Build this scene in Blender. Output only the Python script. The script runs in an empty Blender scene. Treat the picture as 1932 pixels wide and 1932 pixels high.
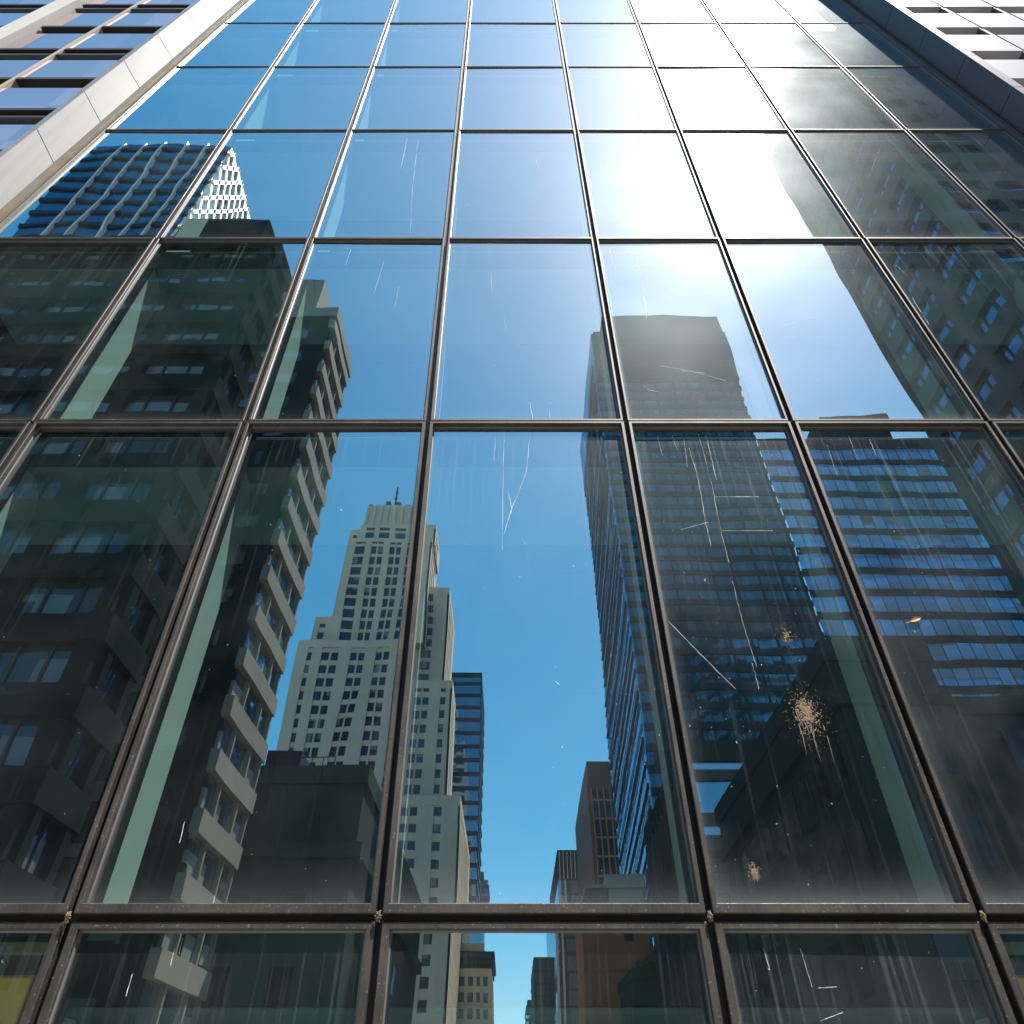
import bpy, bmesh, math, random
from mathutils import Vector, Matrix
random.seed(7)
C = bpy.context.scene.collection
sc = bpy.context.scene
R = math.radians

# ------------------------------------------------------------------ camera
cam_d = bpy.data.cameras.new('camera')
cam = bpy.data.objects.new('camera', cam_d)
C.objects.link(cam)
cam.location = (0, 0, 1.6)
cam.rotation_euler = (R(90 + 41.7), 0, 0)
cam_d.sensor_width = 36
cam_d.lens = 36 * 1344 / 1932
cam_d.clip_start = 0.05
cam_d.clip_end = 5000
sc.camera = cam

# ------------------------------------------------------------------ sky, sun, exposure
SUN = Vector((0.315, -0.368, 1.091)).normalized()
w = bpy.data.worlds.new('World')
sc.world = w
w.use_nodes = True
nt = w.node_tree
bg = nt.nodes['Background']
sky = nt.nodes.new('ShaderNodeTexSky')
sky.sky_type = 'NISHITA'
sky.sun_disc = False
sky.sun_elevation = math.asin(SUN.z)
sky.sun_rotation = math.atan2(SUN.x, SUN.y)
sky.altitude = 300
sky.air_density = 1.0
sky.dust_density = 0.8
sky.ozone_density = 2.2
hs = nt.nodes.new('ShaderNodeHueSaturation')
hs.inputs['Hue'].default_value = 0.473
hs.inputs['Saturation'].default_value = 1.38
hs.inputs['Value'].default_value = 1.0
nt.links.new(sky.outputs[0], hs.inputs['Color'])
nt.links.new(hs.outputs[0], bg.inputs[0])
bg.inputs[1].default_value = 0.13
sl = bpy.data.lights.new('sun', 'SUN')
sl.energy = 5.0
sl.angle = R(0.55)
sl.color = (1.0, 0.95, 0.88)
sun = bpy.data.objects.new('sun', sl)
C.objects.link(sun)
sun.location = SUN * 300
sun.rotation_euler = SUN.to_track_quat('Z', 'Y').to_euler()
sc.view_settings.view_transform = 'Standard'
sc.view_settings.look = 'None'
sc.view_settings.gamma = 1.0
sc.view_settings.exposure = 1.28
sc.render.engine = 'CYCLES'
cy = sc.cycles
cy.max_bounces = 10
cy.glossy_bounces = 6
cy.diffuse_bounces = 3
cy.transmission_bounces = 6
cy.transparent_max_bounces = 16
cy.caustics_reflective = False
cy.caustics_refractive = False
cy.sample_clamp_indirect = 6
cy.use_denoising = True


# ------------------------------------------------------------------ node helpers
class NT:
    def __init__(s, name):
        s.m = bpy.data.materials.new(name)
        s.m.use_nodes = True
        s.t = s.m.node_tree
        s.t.nodes.clear()
        s.out = s.t.nodes.new('ShaderNodeOutputMaterial')

    def n(s, typ, **kw):
        nd = s.t.nodes.new('ShaderNode' + typ)
        for k, v in kw.items():
            setattr(nd, k, v)
        return nd

    def l(s, a, b):
        s.t.links.new(a, b)

    def val(s, x, inp):
        if isinstance(x, (int, float)):
            inp.default_value = x
        elif isinstance(x, (tuple, list)):
            inp.default_value = tuple(x) + ((1,) if len(x) == 3 and len(inp.default_value) == 4 else ())
        else:
            s.l(x, inp)

    def math(s, op, a, b=0.0, c=0.0, clamp=False):
        nd = s.n('Math', operation=op, use_clamp=clamp)
        s.val(a, nd.inputs[0]); s.val(b, nd.inputs[1]); s.val(c, nd.inputs[2])
        return nd.outputs[0]

    def mapr(s, v, a, b, c, d):
        nd = s.n('MapRange')
        s.val(v, nd.inputs[0])
        for i, q in enumerate((a, b, c, d)):
            s.val(q, nd.inputs[i + 1])
        return nd.outputs[0]

    def pos(s):
        return s.n('NewGeometry').outputs['Position']

    def scaled(s, v, sx, sy, sz, off=None):
        nd = s.n('VectorMath', operation='MULTIPLY')
        s.l(v, nd.inputs[0]); nd.inputs[1].default_value = (sx, sy, sz)
        o = nd.outputs[0]
        if off is not None:
            ad = s.n('VectorMath', operation='ADD')
            s.l(o, ad.inputs[0]); s.l(off, ad.inputs[1])
            o = ad.outputs[0]
        return o

    def noise(s, v, scale, detail=4, rough=.55):
        nd = s.n('TexNoise')
        s.l(v, nd.inputs['Vector'])
        nd.inputs['Scale'].default_value = scale
        nd.inputs['Detail'].default_value = detail
        nd.inputs['Roughness'].default_value = rough
        return nd.outputs[0]

    def mixc(s, f, a, b):
        nd = s.n('Mix', data_type='RGBA')
        s.val(f, nd.inputs[0]); s.val(a, nd.inputs[6]); s.val(b, nd.inputs[7])
        return nd.outputs[2]

    def mixs(s, f, a, b):
        nd = s.n('MixShader')
        s.val(f, nd.inputs[0]); s.l(a, nd.inputs[1]); s.l(b, nd.inputs[2])
        return nd.outputs[0]


def solid(name, col, rough=.7, metal=0.0, var=.25, scale=1.5, streak=0.0, col2=None, spec=.4, bump=0.0):
    """Principled material with blotches and vertical streaks of a second colour."""
    t = NT(name)
    p = t.pos()
    oi = t.n('ObjectInfo')
    f = t.math('ADD', t.mapr(t.noise(p, scale, 6, .6), .3, .7, 0, .75), t.math('MULTIPLY', oi.outputs['Random'], .5))
    c2 = col2 or tuple(x * (1 - var) for x in col)
    c = t.mixc(f, col, c2)
    if streak:
        st = t.noise(t.scaled(p, scale * 6, scale * 6, scale * .25), 1.0, 4)
        c = t.mixc(t.math('MULTIPLY', t.mapr(st, .5, .75, 0, 1), streak), c, tuple(x * .45 for x in col))
    b = t.n('BsdfPrincipled')
    t.l(c, b.inputs['Base Color'])
    b.inputs['Roughness'].default_value = rough
    b.inputs['Metallic'].default_value = metal
    b.inputs['Specular IOR Level'].default_value = spec
    if bump:
        bp = t.n('Bump')
        bp.inputs['Strength'].default_value = .5
        bp.inputs['Distance'].default_value = bump
        t.l(t.noise(p, scale * 12, 4), bp.inputs['Height'])
        t.l(bp.outputs[0], b.inputs['Normal'])
    t.l(b.outputs[0], t.out.inputs[0])
    return t.m


def bronze():
    """brushed, dusty bronze aluminium of the curtain wall frames."""
    t = NT('bronze aluminium')
    p = t.pos()
    brush = t.noise(t.scaled(p, 30, 30, 2.0), 3.0, 5, .7)
    blot = t.noise(p, 2.3, 6, .65)
    spots = t.mapr(t.noise(p, 60, 3, .6), .62, .72, 0, 1)
    c = t.mixc(t.mapr(brush, .3, .7, 0, 1), (.021, .019, .019), (.054, .047, .044))
    c = t.mixc(t.math('MULTIPLY', t.mapr(blot, .45, .7, 0, 1), .35), c, (.12, .09, .068))
    c = t.mixc(t.math('MULTIPLY', spots, .4), c, (.42, .37, .32))
    b = t.n('BsdfPrincipled')
    t.l(c, b.inputs['Base Color'])
    b.inputs['Metallic'].default_value = .35
    t.l(t.mapr(blot, .3, .7, .46, .64), b.inputs['Roughness'])
    bp = t.n('Bump')
    bp.inputs['Strength'].default_value = .25
    bp.inputs['Distance'].default_value = .002
    t.l(brush, bp.inputs['Height'])
    t.l(bp.outputs[0], b.inputs['Normal'])
    t.l(b.outputs[0], t.out.inputs[0])
    return t.m


def curtain_glass():
    """Coated solar glass: mirror coat + see-through + a thin dust film with runs and specks."""
    t = NT('coated glass')
    p = t.pos()
    oi = t.n('ObjectInfo')
    dirty = t.n('SeparateColor'); t.l(oi.outputs['Color'], dirty.inputs[0])
    dirt_amt = dirty.outputs[0]
    uv = t.n('UVMap'); suv = t.n('SeparateXYZ'); t.l(uv.outputs[0], suv.inputs[0])
    U, V = suv.outputs[0], suv.outputs[1]
    rnd = t.n('CombineXYZ'); rr = t.math('MULTIPLY', oi.outputs['Random'], 40.0)
    t.l(rr, rnd.inputs[0]); t.l(rr, rnd.inputs[2])
    pr = t.scaled(p, 1, 1, 1, rnd.outputs[0])
    # slow waviness of the toughened sheets
    wav = t.noise(t.scaled(pr, 1.0, 1.0, .55), 1.15, 1.5, .4)
    bp = t.n('Bump')
    bp.inputs['Strength'].default_value = 1.0
    bp.inputs['Distance'].default_value = .0027
    t.l(wav, bp.inputs['Height'])
    N = bp.outputs[0]
    # dust
    clouds = t.mapr(t.noise(pr, .9, 7, .62), .42, .78, 0, 1)
    fine = t.mapr(t.noise(pr, 140, 4, .7), .25, .75, .25, 1)
    runs = t.noise(t.scaled(pr, 30, 1, .55), 1.0, 5, .65)
    runs2 = t.noise(t.scaled(pr, 85, 1, .8), 1.0, 3, .6)
    topm = t.math('POWER', V, 3.0)
    runm = t.math('MULTIPLY', t.mapr(runs, .55, .78, 0, 1), t.mapr(topm, 0, 1, .12, 1))
    thin = t.math('MULTIPLY', t.mapr(runs2, .66, .76, 0, 1), t.mapr(topm, 0, 1, .1, 1))
    botm = t.math('POWER', t.math('SUBTRACT', 1.0, V), 55.0)
    e = t.math('MINIMUM', U, t.math('SUBTRACT', 1.0, U))
    edge = t.math('POWER', t.mapr(e, 0, .12, 1, 0), 4.0)
    film = t.math('MULTIPLY', t.math('ADD', t.math('MULTIPLY', clouds, fine), .02), .065)
    film = t.math('ADD', film, t.math('MULTIPLY', runm, .17))
    film = t.math('ADD', film, t.math('MULTIPLY', thin, .22))
    film = t.math('ADD', film, t.math('MULTIPLY', t.math('ADD', botm, t.math('MULTIPLY', edge, .35)), t.mapr(fine, 0, 1, .03, .14)))
    film = t.math('MULTIPLY', film, dirt_amt)

    def specks(sx, sz, scale, thr, keep, strength):
        vo = t.n('TexVoronoi', feature='F1')
        jig = t.n('TexNoise'); t.l(pr, jig.inputs['Vector']); jig.inputs['Scale'].default_value = 45
        ad = t.n('VectorMath', operation='MULTIPLY_ADD')
        t.l(jig.outputs[1], ad.inputs[0]); ad.inputs[1].default_value = (.03, .03, .03)
        t.l(t.scaled(pr, sx, 1, sz), ad.inputs[2])
        t.l(ad.outputs[0], vo.inputs['Vector'])
        vo.inputs['Scale'].default_value = scale
        cs = t.n('SeparateColor'); t.l(vo.outputs['Color'], cs.inputs[0])
        th = t.math('MULTIPLY', t.mapr(cs.outputs[1], 0, 1, .25, 1), thr)
        hit = t.math('LESS_THAN', vo.outputs['Distance'], th)
        k = t.math('GREATER_THAN', cs.outputs[0], t.math('SUBTRACT', 1.0, t.math('MULTIPLY', dirt_amt, keep)))
        return t.math('MULTIPLY', t.math('MULTIPLY', hit, k), strength)

    film = t.math('MULTIPLY', film, .8)
    sp = t.math('MAXIMUM', specks(1, .5, 8, .06, .60, .85), specks(1, .8, 17, .085, .40, .7))
    sp = t.math('MAXIMUM', sp, specks(.45, 1, 15, .06, .16, .7))
    film = t.math('MAXIMUM', film, sp, clamp=True)
    # angle dependent mirror coat
    ge = t.n('NewGeometry')
    dt = t.n('VectorMath', operation='DOT_PRODUCT')
    t.l(ge.outputs['Incoming'], dt.inputs[0]); t.l(ge.outputs['Normal'], dt.inputs[1])
    cosi = t.math('ABSOLUTE', dt.outputs['Value'])
    refl = t.mapr(t.math('POWER', t.math('SUBTRACT', 1.0, cosi), 5.0), 0, 1.0, .40, 1.0)
    gl = t.n('BsdfGlossy'); gl.inputs['Roughness'].default_value = 0.0
    gl.inputs['Color'].default_value = (.90, .975, 1.0, 1)
    t.l(N, gl.inputs['Normal'])
    hz = t.n('BsdfGlossy', distribution='BECKMANN'); hz.inputs['Roughness'].default_value = .42
    hz.inputs['Color'].default_value = (.84, .95, 1.0, 1)
    hz2 = t.n('BsdfGlossy'); hz2.inputs['Roughness'].default_value = .17
    tr = t.n('BsdfTransparent'); tr.inputs['Color'].default_value = (.66, .84, .83, 1)
    base = t.mixs(refl, tr.outputs[0], gl.outputs[0])
    soft = t.mapr(t.noise(pr, .55, 3, .5), .3, .7, 0, 1)
    hzf = t.math('ADD', .005, t.math('MULTIPLY', t.math('MULTIPLY', soft, dirt_amt), .007))
    base = t.mixs(hzf, base, hz.outputs[0])
    base = t.mixs(.010, base, hz2.outputs[0])
    df = t.n('BsdfDiffuse'); df.inputs['Color'].default_value = (.70, .75, .77, 1)
    t.l(t.mixs(film, base, df.outputs[0]), t.out.inputs[0])
    return t.m


def clear_back():
    t = NT('clear inner glass')
    tr = t.n('BsdfTransparent'); tr.inputs['Color'].default_value = (.95, .98, .97, 1)
    t.l(tr.outputs[0], t.out.inputs[0])
    return t.m


def city_glass(name, cw, ch, dark=(.012, .02, .028), tint=(.55, .75, .95), refl=.5, blinds=.25, blindcol=(.35, .36, .33), tilt=.0015, ox=0.0, oz=0.0, line=0.0, bars=(.03, .032, .035)):
    """Facade glass of the other towers: each pane of its own tilt, some with blinds drawn, thin bars between."""
    t = NT(name)
    p = t.pos()
    s = t.n('SeparateXYZ'); t.l(p, s.inputs[0])
    h = t.math('DIVIDE', t.math('ADD', t.math('ADD', s.outputs[0], s.outputs[1]), ox), cw)
    v = t.math('DIVIDE', t.math('ADD', s.outputs[2], oz), ch)
    cv = t.n('CombineXYZ')
    t.l(t.math('FLOOR', h), cv.inputs[0]); t.l(t.math('FLOOR', v), cv.inputs[1])
    wn = t.n('TexWhiteNoise', noise_dimensions='2D'); t.l(cv.outputs[0], wn.inputs['Vector'])
    cs = t.n('SeparateColor'); t.l(wn.outputs['Color'], cs.inputs[0])
    fz = t.math('FRACT', v)
    has = t.math('LESS_THAN', cs.outputs[0], blinds)
    down = t.math('GREATER_THAN', fz, t.mapr(cs.outputs[1], 0, 1, .15, .9))
    bl = t.math('MULTIPLY', has, down)
    bodyc = t.mixc(bl, t.mixc(cs.outputs[2], dark, tuple(x * 2.2 for x in dark)), blindcol)
    df = t.n('BsdfDiffuse'); t.l(bodyc, df.inputs[0])
    gl = t.n('BsdfGlossy'); gl.inputs['Roughness'].default_value = .015
    gl.inputs['Color'].default_value = tuple(tint) + (1,)
    # every pane tilts a little
    sub = t.n('VectorMath', operation='SUBTRACT'); t.l(wn.outputs['Color'], sub.inputs[0]); sub.inputs[1].default_value = (.5, .5, .5)
    scl = t.n('VectorMath', operation='SCALE'); t.l(sub.outputs[0], scl.inputs[0]); scl.inputs['Scale'].default_value = tilt * 10
    ad = t.n('VectorMath', operation='ADD'); t.l(t.n('NewGeometry').outputs['Normal'], ad.inputs[0]); t.l(scl.outputs[0], ad.inputs[1])
    nm = t.n('VectorMath', operation='NORMALIZE'); t.l(ad.outputs[0], nm.inputs[0])
    bp = t.n('Bump'); bp.inputs['Distance'].default_value = .01; bp.inputs['Strength'].default_value = .5
    t.l(t.noise(p, .7, 2), bp.inputs['Height']); t.l(nm.outputs[0], bp.inputs['Normal'])
    t.l(bp.outputs[0], gl.inputs['Normal'])
    fr = t.n('Fresnel'); fr.inputs[0].default_value = 1.5
    sh = t.mixs(t.mapr(fr.outputs[0], .04, 1, refl, 1), df.outputs[0], gl.outputs[0])
    if line:
        fh = t.math('FRACT', h)
        bar = t.math('LESS_THAN', t.math('MINIMUM', fh, t.math('SUBTRACT', 1.0, fh)), line / cw)
        bd = t.n('BsdfDiffuse'); bd.inputs[0].default_value = tuple(bars) + (1,)
        sh = t.mixs(bar, sh, bd.outputs[0])
    t.l(sh, t.out.inputs[0])
    return t.m


M = {}
M['bronze'] = bronze()
M['glass'] = curtain_glass()
M['clear'] = clear_back()
M['bead'] = solid('grey glazing bead', (.13, .125, .12), .5, .2, .3, 4)
M['black'] = solid('black gasket', (.008, .008, .009), .6)
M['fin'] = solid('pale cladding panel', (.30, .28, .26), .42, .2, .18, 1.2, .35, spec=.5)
M['fin_shade'] = solid('shade-toned cladding panel', (.10, .088, .10), .42, .25, .12, 1.2, .12, spec=.5)  # darker copy of the fin panel, shade painted into its colour
M['jamb'] = solid('tan jamb metal', (.32, .27, .20), .45, .3, .3, 3)
M['slab'] = solid('slab edge', (.06, .065, .06), .8)
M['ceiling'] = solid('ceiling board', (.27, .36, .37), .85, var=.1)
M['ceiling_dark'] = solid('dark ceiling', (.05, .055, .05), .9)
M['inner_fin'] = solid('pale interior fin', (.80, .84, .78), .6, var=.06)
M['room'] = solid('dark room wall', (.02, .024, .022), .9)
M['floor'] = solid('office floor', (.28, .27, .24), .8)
M['ochre'] = solid('ochre blind', (.50, .27, .03), .8, var=.3, scale=.7)
M['cream'] = solid('cream board', (.45, .33, .17), .8, var=.15)
M['scratch'] = solid('scratch', (.92, .92, .90), .6, var=.1)
M['mud'] = solid('dried mud', (.31, .22, .15), .95, var=.45, scale=90, bump=.002)
M['grime'] = solid('gathered grime', (.20, .145, .085), .95, var=.6, scale=120, bump=.003)
M['rust'] = solid('rusty dirt', (.42, .24, .10), .95, var=.5, scale=70)
M['leaf'] = solid('dry leaf', (.55, .32, .12), .8, var=.35, scale=40)
M['yellow'] = solid('yellow plastic', (.75, .55, .04), .5)


# ------------------------------------------------------------------ object helpers
class MB:
    """Collects shapes of one mesh object, each with a material slot."""

    def __init__(s):
        s.v = []; s.f = []; s.mi = []; s.uv = {}

    def quad(s, a, b, c, d, m=0, uv=None):
        i = len(s.v)
        s.v += [a, b, c, d]
        if uv: s.uv[len(s.f)] = uv
        s.f.append((i, i + 1, i + 2, i + 3)); s.mi.append(m)

    def poly(s, pts, m=0):
        i = len(s.v)
        s.v += list(pts)
        s.f.append(tuple(range(i, i + len(pts)))); s.mi.append(m)

    def hexa(s, p, m=0):
        """8 corners: 0-3 front loop seen from -y (bl, br, tr, tl), 4-7 the back loop."""
        i = len(s.v)
        s.v += list(p)
        for q in ((0, 1, 2, 3), (5, 4, 7, 6), (4, 0, 3, 7), (1, 5, 6, 2), (3, 2, 6, 7), (4, 5, 1, 0)):
            s.f.append(tuple(i + k for k in q)); s.mi.append(m)

    def box(s, x0, x1, y0, y1, z0, z1, m=0):
        s.hexa([(x0, y0, z0), (x1, y0, z0), (x1, y0, z1), (x0, y0, z1), (x0, y1, z0), (x1, y1, z0), (x1, y1, z1), (x0, y1, z1)], m)

    def bar(s, a, b, wd, m=0, up=Vector((0, 0, 1))):
        a = Vector(a); b = Vector(b); d = (b - a).normalized()
        u = d.cross(up)
        if u.length < 1e-4: u = d.cross(Vector((1, 0, 0)))
        u.normalize(); q = d.cross(u)
        h = wd / 2
        o = [u * -h + q * -h, u * h + q * -h, u * h + q * h, u * -h + q * h]
        s.hexa([tuple(a + k) for k in o] + [tuple(b + k) for k in o], m)

    def build(s, name, mats, parent=None, smooth=False):
        me = bpy.data.meshes.new(name)
        off = Vector(parent.matrix_world.translation) if False else (root_loc(parent) if parent else Vector((0, 0, 0)))
        me.from_pydata([tuple(Vector(q) - off) for q in s.v], [], s.f)
        for m in (mats if isinstance(mats, (list, tuple)) else [mats]):
            me.materials.append(m)
        me.polygons.foreach_set('material_index', s.mi)
        if s.uv:
            ul = me.uv_layers.new(name='UVMap')
            for fi, uvs in s.uv.items():
                for li, q in zip(me.polygons[fi].loop_indices, uvs):
                    ul.data[li].uv = q
        if smooth:
            me.polygons.foreach_set('use_smooth', [True] * len(me.polygons))
        me.update()
        bm = bmesh.new(); bm.from_mesh(me)
        if not s.uv:
            bmesh.ops.recalc_face_normals(bm, faces=bm.faces)
        bm.to_mesh(me); bm.free()
        o = bpy.data.objects.new(name, me)
        C.objects.link(o)
        if parent: o.parent = parent
        return o


def root_loc(o):
    v = Vector((0, 0, 0))
    while o:
        v += o.location
        o = o.parent
    return v


def tag(o, label=None, cat=None, group=None, kind=None):
    if label: o['label'] = label
    if cat: o['category'] = cat
    if group: o['group'] = group
    if kind: o['kind'] = kind
    return o


def empty(name, loc, label, cat, group=None):
    o = bpy.data.objects.new(name, None)
    o.empty_display_size = 1
    C.objects.link(o)
    o.location = loc
    return tag(o, label, cat, group)


# ------------------------------------------------------------------ ground
g = MB(); g.quad((-2500, -2500, 0), (2500, -2500, 0), (2500, 2500, 0), (-2500, 2500, 0))
tag(g.build('road', solid('street paled for bounce', (.25, .235, .20), .9, var=.3, scale=.8, bump=.004)), kind='structure')  # unseen street, colour lightened so its bounce brightens the fronts
g = MB(); g.box(-60, 60, -1.6, 3.9, 0.004, .13)
tag(g.build('pavement', solid('pavement concrete', (.30, .29, .27), .85, var=.2, scale=1.2)), kind='structure')

# ------------------------------------------------------------------ the glass building
YG = 4.0
LINES = [(-6.619, .0526), (-3.987, -.0050), (-2.153, -.0143), (-.628, -.0126), (.992, -.0059), (2.303, .0073), (4.011, -.0022), (5.936, -.0232), (7.707, -.0452)]
ROWS = [.13, 2.445, 6.15, 9.31, 12.5, 15.26, 17.82, 20.4, 23.0]
NC, NR = 8, 8


def lx(i, z):
    a, b = LINES[i]
    return a + b * z


tower = empty('glass_building', (0.5, YG, 0), 'dark glazed curtain wall building with bronze frames mirroring the street and sky', 'building')


def ring(mb, cs, prof, m=0, bead=True):
    """Frame ring: CS corners (x,z) bl, br, tr, tl of the outer edge; PROF list of (inset, y)."""
    loops = []
    for (fs, fb, ft), y in prof:
        (x0, z0), (x1, z1), (x2, z2), (x3, z3) = cs
        loops.append([(x0 + fs, y, z0 + fb), (x1 - fs, y, z1 + fb), (x2 - fs, y, z2 - ft), (x3 + fs, y, z3 - ft)])
    for a, b in zip(loops, loops[1:]):
        for k in range(4):
            n = (k + 1) % 4
            mb.quad(a[k], a[n], b[n], b[k], 1 if (bead and (a is loops[-3] or a is loops[-2])) else m)


def gpt(px, py, off=.0):
    """point of the glass plane from its measured place on the photo grid (1932 px wide)."""
    c_, s_ = math.cos(R(41.7)), math.sin(R(41.7))
    v = (px - 966) / 1344; u = (966 - py) / 1344
    k = YG / (c_ - u * s_)
    return (v * k, YG - off, 1.6 + (s_ + u * c_) * k)


windows = {}
planes = {}
GAP = .018
DEPTH = [.036, .052, .036, .024, .017, .014, .012, .012]
SIDE = [.042, .028, .023, .021, .022, .020, .018, .018]
SILL = [.05, .046, .026, .022, .018, .016, .014, .014]
HEAD = [.034, .026, .020, .016, .013, .012, .012, .012]
for r in range(NR):
    for c in range(NC):
        gh = GAP * (1, .9, .7, .55, .45, .4, .4, .4)[r]
        gt = GAP * (.9, .7, .55, .45, .4, .4, .4, .4)[r]
        z0, z1 = ROWS[r] + gh, ROWS[r + 1] - gt
        cs = [(lx(c, z0) + GAP, z0), (lx(c + 1, z0) - GAP, z0), (lx(c + 1, z1) - GAP, z1), (lx(c, z1) + GAP, z1)]
        if c == 0: cs[0] = (cs[0][0] + .10, z0); cs[3] = (cs[3][0] + .10, z1)
        if c == NC - 1: cs[1] = (cs[1][0] - .06, z0); cs[2] = (cs[2][0] - .06, z1)
        fs, fb, ft, dp = SIDE[r], SILL[r], HEAD[r], DEPTH[r]
        def ins_(t, e=0.0): return (fs * t + e, fb * t + e, ft * t + e)
        mb = MB()
        ring(mb, cs, [(ins_(0), YG + .07), (ins_(0), YG - dp + .004), (ins_(0, .004), YG - dp), (ins_(1, -.004), YG - dp), (ins_(1), YG - dp + .004), (ins_(1, .001), YG - .012), (ins_(1, .009), YG - .007), (ins_(1, .011), YG + .02)])
        wdw = mb.build('window', [M['bronze'], M['bead']], tower)
        windows[(c, r)] = wdw
        # pane: a 16 mm sheet, very slightly out of plane like every real sheet
        jit = [random.uniform(-.0032, .0032) for _ in range(3)]
        dy = [jit[0] - jit[1], jit[0] + jit[1], jit[2] + jit[1], jit[2] - jit[1]]
        q = [(cs[0][0] + fs + .007, z0 + fb + .007), (cs[1][0] - fs - .007, z0 + fb + .007), (cs[2][0] - fs - .007, z1 - ft - .007), (cs[3][0] + fs + .007, z1 - ft - .007)]
        planes[(c, r)] = (jit, q)
        fr = [(x, YG + d, z) for (x, z), d in zip(q, dy)]
        bk = [(x, YG + d + .016, z) for (x, z), d in zip(q, dy)]
        mb = MB()
        mb.quad(*fr, 0, uv=[(0, 0), (1, 0), (1, 1), (0, 1)])
        mb.quad(bk[1], bk[0], bk[3], bk[2], 1, uv=[(0, 0)] * 4)
        for k in range(4):
            n = (k + 1) % 4
            mb.quad(fr[n], fr[k], bk[k], bk[n], 1, uv=[(0, 0)] * 4)
        pane = mb.build('pane', [M['glass'], M['clear']], wdw)
        d = .40 + .3 * random.random()
        if c in (4, 5) and r in (1, 2, 3): d = 1.5
        if c in (6, 7) and r >= 1: d = (0, .8, 1.1, 1.4, 1.5, 1.5, 1.5, 1.5)[r]
        if c == 3 and r in (1, 2): d = .9
        if c == 5 and r == 0 or c == 4 and r == 0: d = 1.1
        if c in (1, 2) and r == 0: d = .7
        pane.color = (d, d, d, 1)



def on_pane(px, py, off):
    """point lying OFF metres in front of whichever tilted pane is at that place."""
    x, _, z = gpt(px, py)
    r = max(k for k in range(NR) if ROWS[k] <= z or k == 0)
    c = max(k for k in range(NC) if lx(k, z) <= x or k == 0)
    (ja, jb, jc), q = planes[(c, r)]
    v = (z - q[0][1]) / (q[3][1] - q[0][1])
    xl, xr = q[0][0] + (q[3][0] - q[0][0]) * v, q[1][0] + (q[2][0] - q[1][0]) * v
    u = (x - xl) / (xr - xl)
    return (x, YG + ja * (1 - v) + jc * v + jb * (2 * u - 1) - off, z)


# dark joints behind the frames
for i in range(NC + 1):
    mb = MB()
    za, zb = ROWS[0], ROWS[-1]
    h = .07
    mb.hexa([(lx(i, za) - h, YG + .012, za), (lx(i, za) + h, YG + .012, za), (lx(i, zb) + h, YG + .012, zb), (lx(i, zb) - h, YG + .012, zb),
             (lx(i, za) - h, YG + .10, za), (lx(i, za) + h, YG + .10, za), (lx(i, zb) + h, YG + .10, zb), (lx(i, zb) - h, YG + .10, zb)])
    if 0 < i < NC: mb.v = [(x + (-h * 0), y, z) for x, y, z in mb.v]
    mb.build('mullion', M['black'], tower)
for r in range(NR + 1):
    z = ROWS[r]
    mb = MB(); mb.box(lx(0, z) + .08, lx(NC, z) - .08, YG + .013, YG + .098, z - .05, z + .05)
    mb.build('transom', M['black'], tower)
# dirt gathered in the frame corners
for (i, r) in ((2, 1), (3, 1), (4, 1), (5, 1), (2, 2), (3, 2), (4, 2), (5, 2)):
    mb = MB()
    x, z = lx(i, ROWS[r]), ROWS[r]
    sz = .021 if r == 1 else .011
    nn = 22
    rim = []
    for k in range(nn):
        a = k / nn * 6.283
        rad = sz * random.uniform(.55, 1.0) * (1.5 if abs(math.sin(a)) > .8 else 1)
        rim.append((x + rad * math.cos(a), YG - DEPTH[r] - .002, z + rad * math.sin(a)))
    mid = [(x + (p_[0] - x) * .45, YG - DEPTH[r] - random.uniform(.006, .016), z + (p_[2] - z) * .45) for p_ in rim]
    for k in range(nn):
        n = (k + 1) % nn
        mb.quad(rim[k], rim[n], mid[n], mid[k])
    mb.poly(mid)
    mb.build('corner_dirt', M['grime'], tower)

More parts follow.
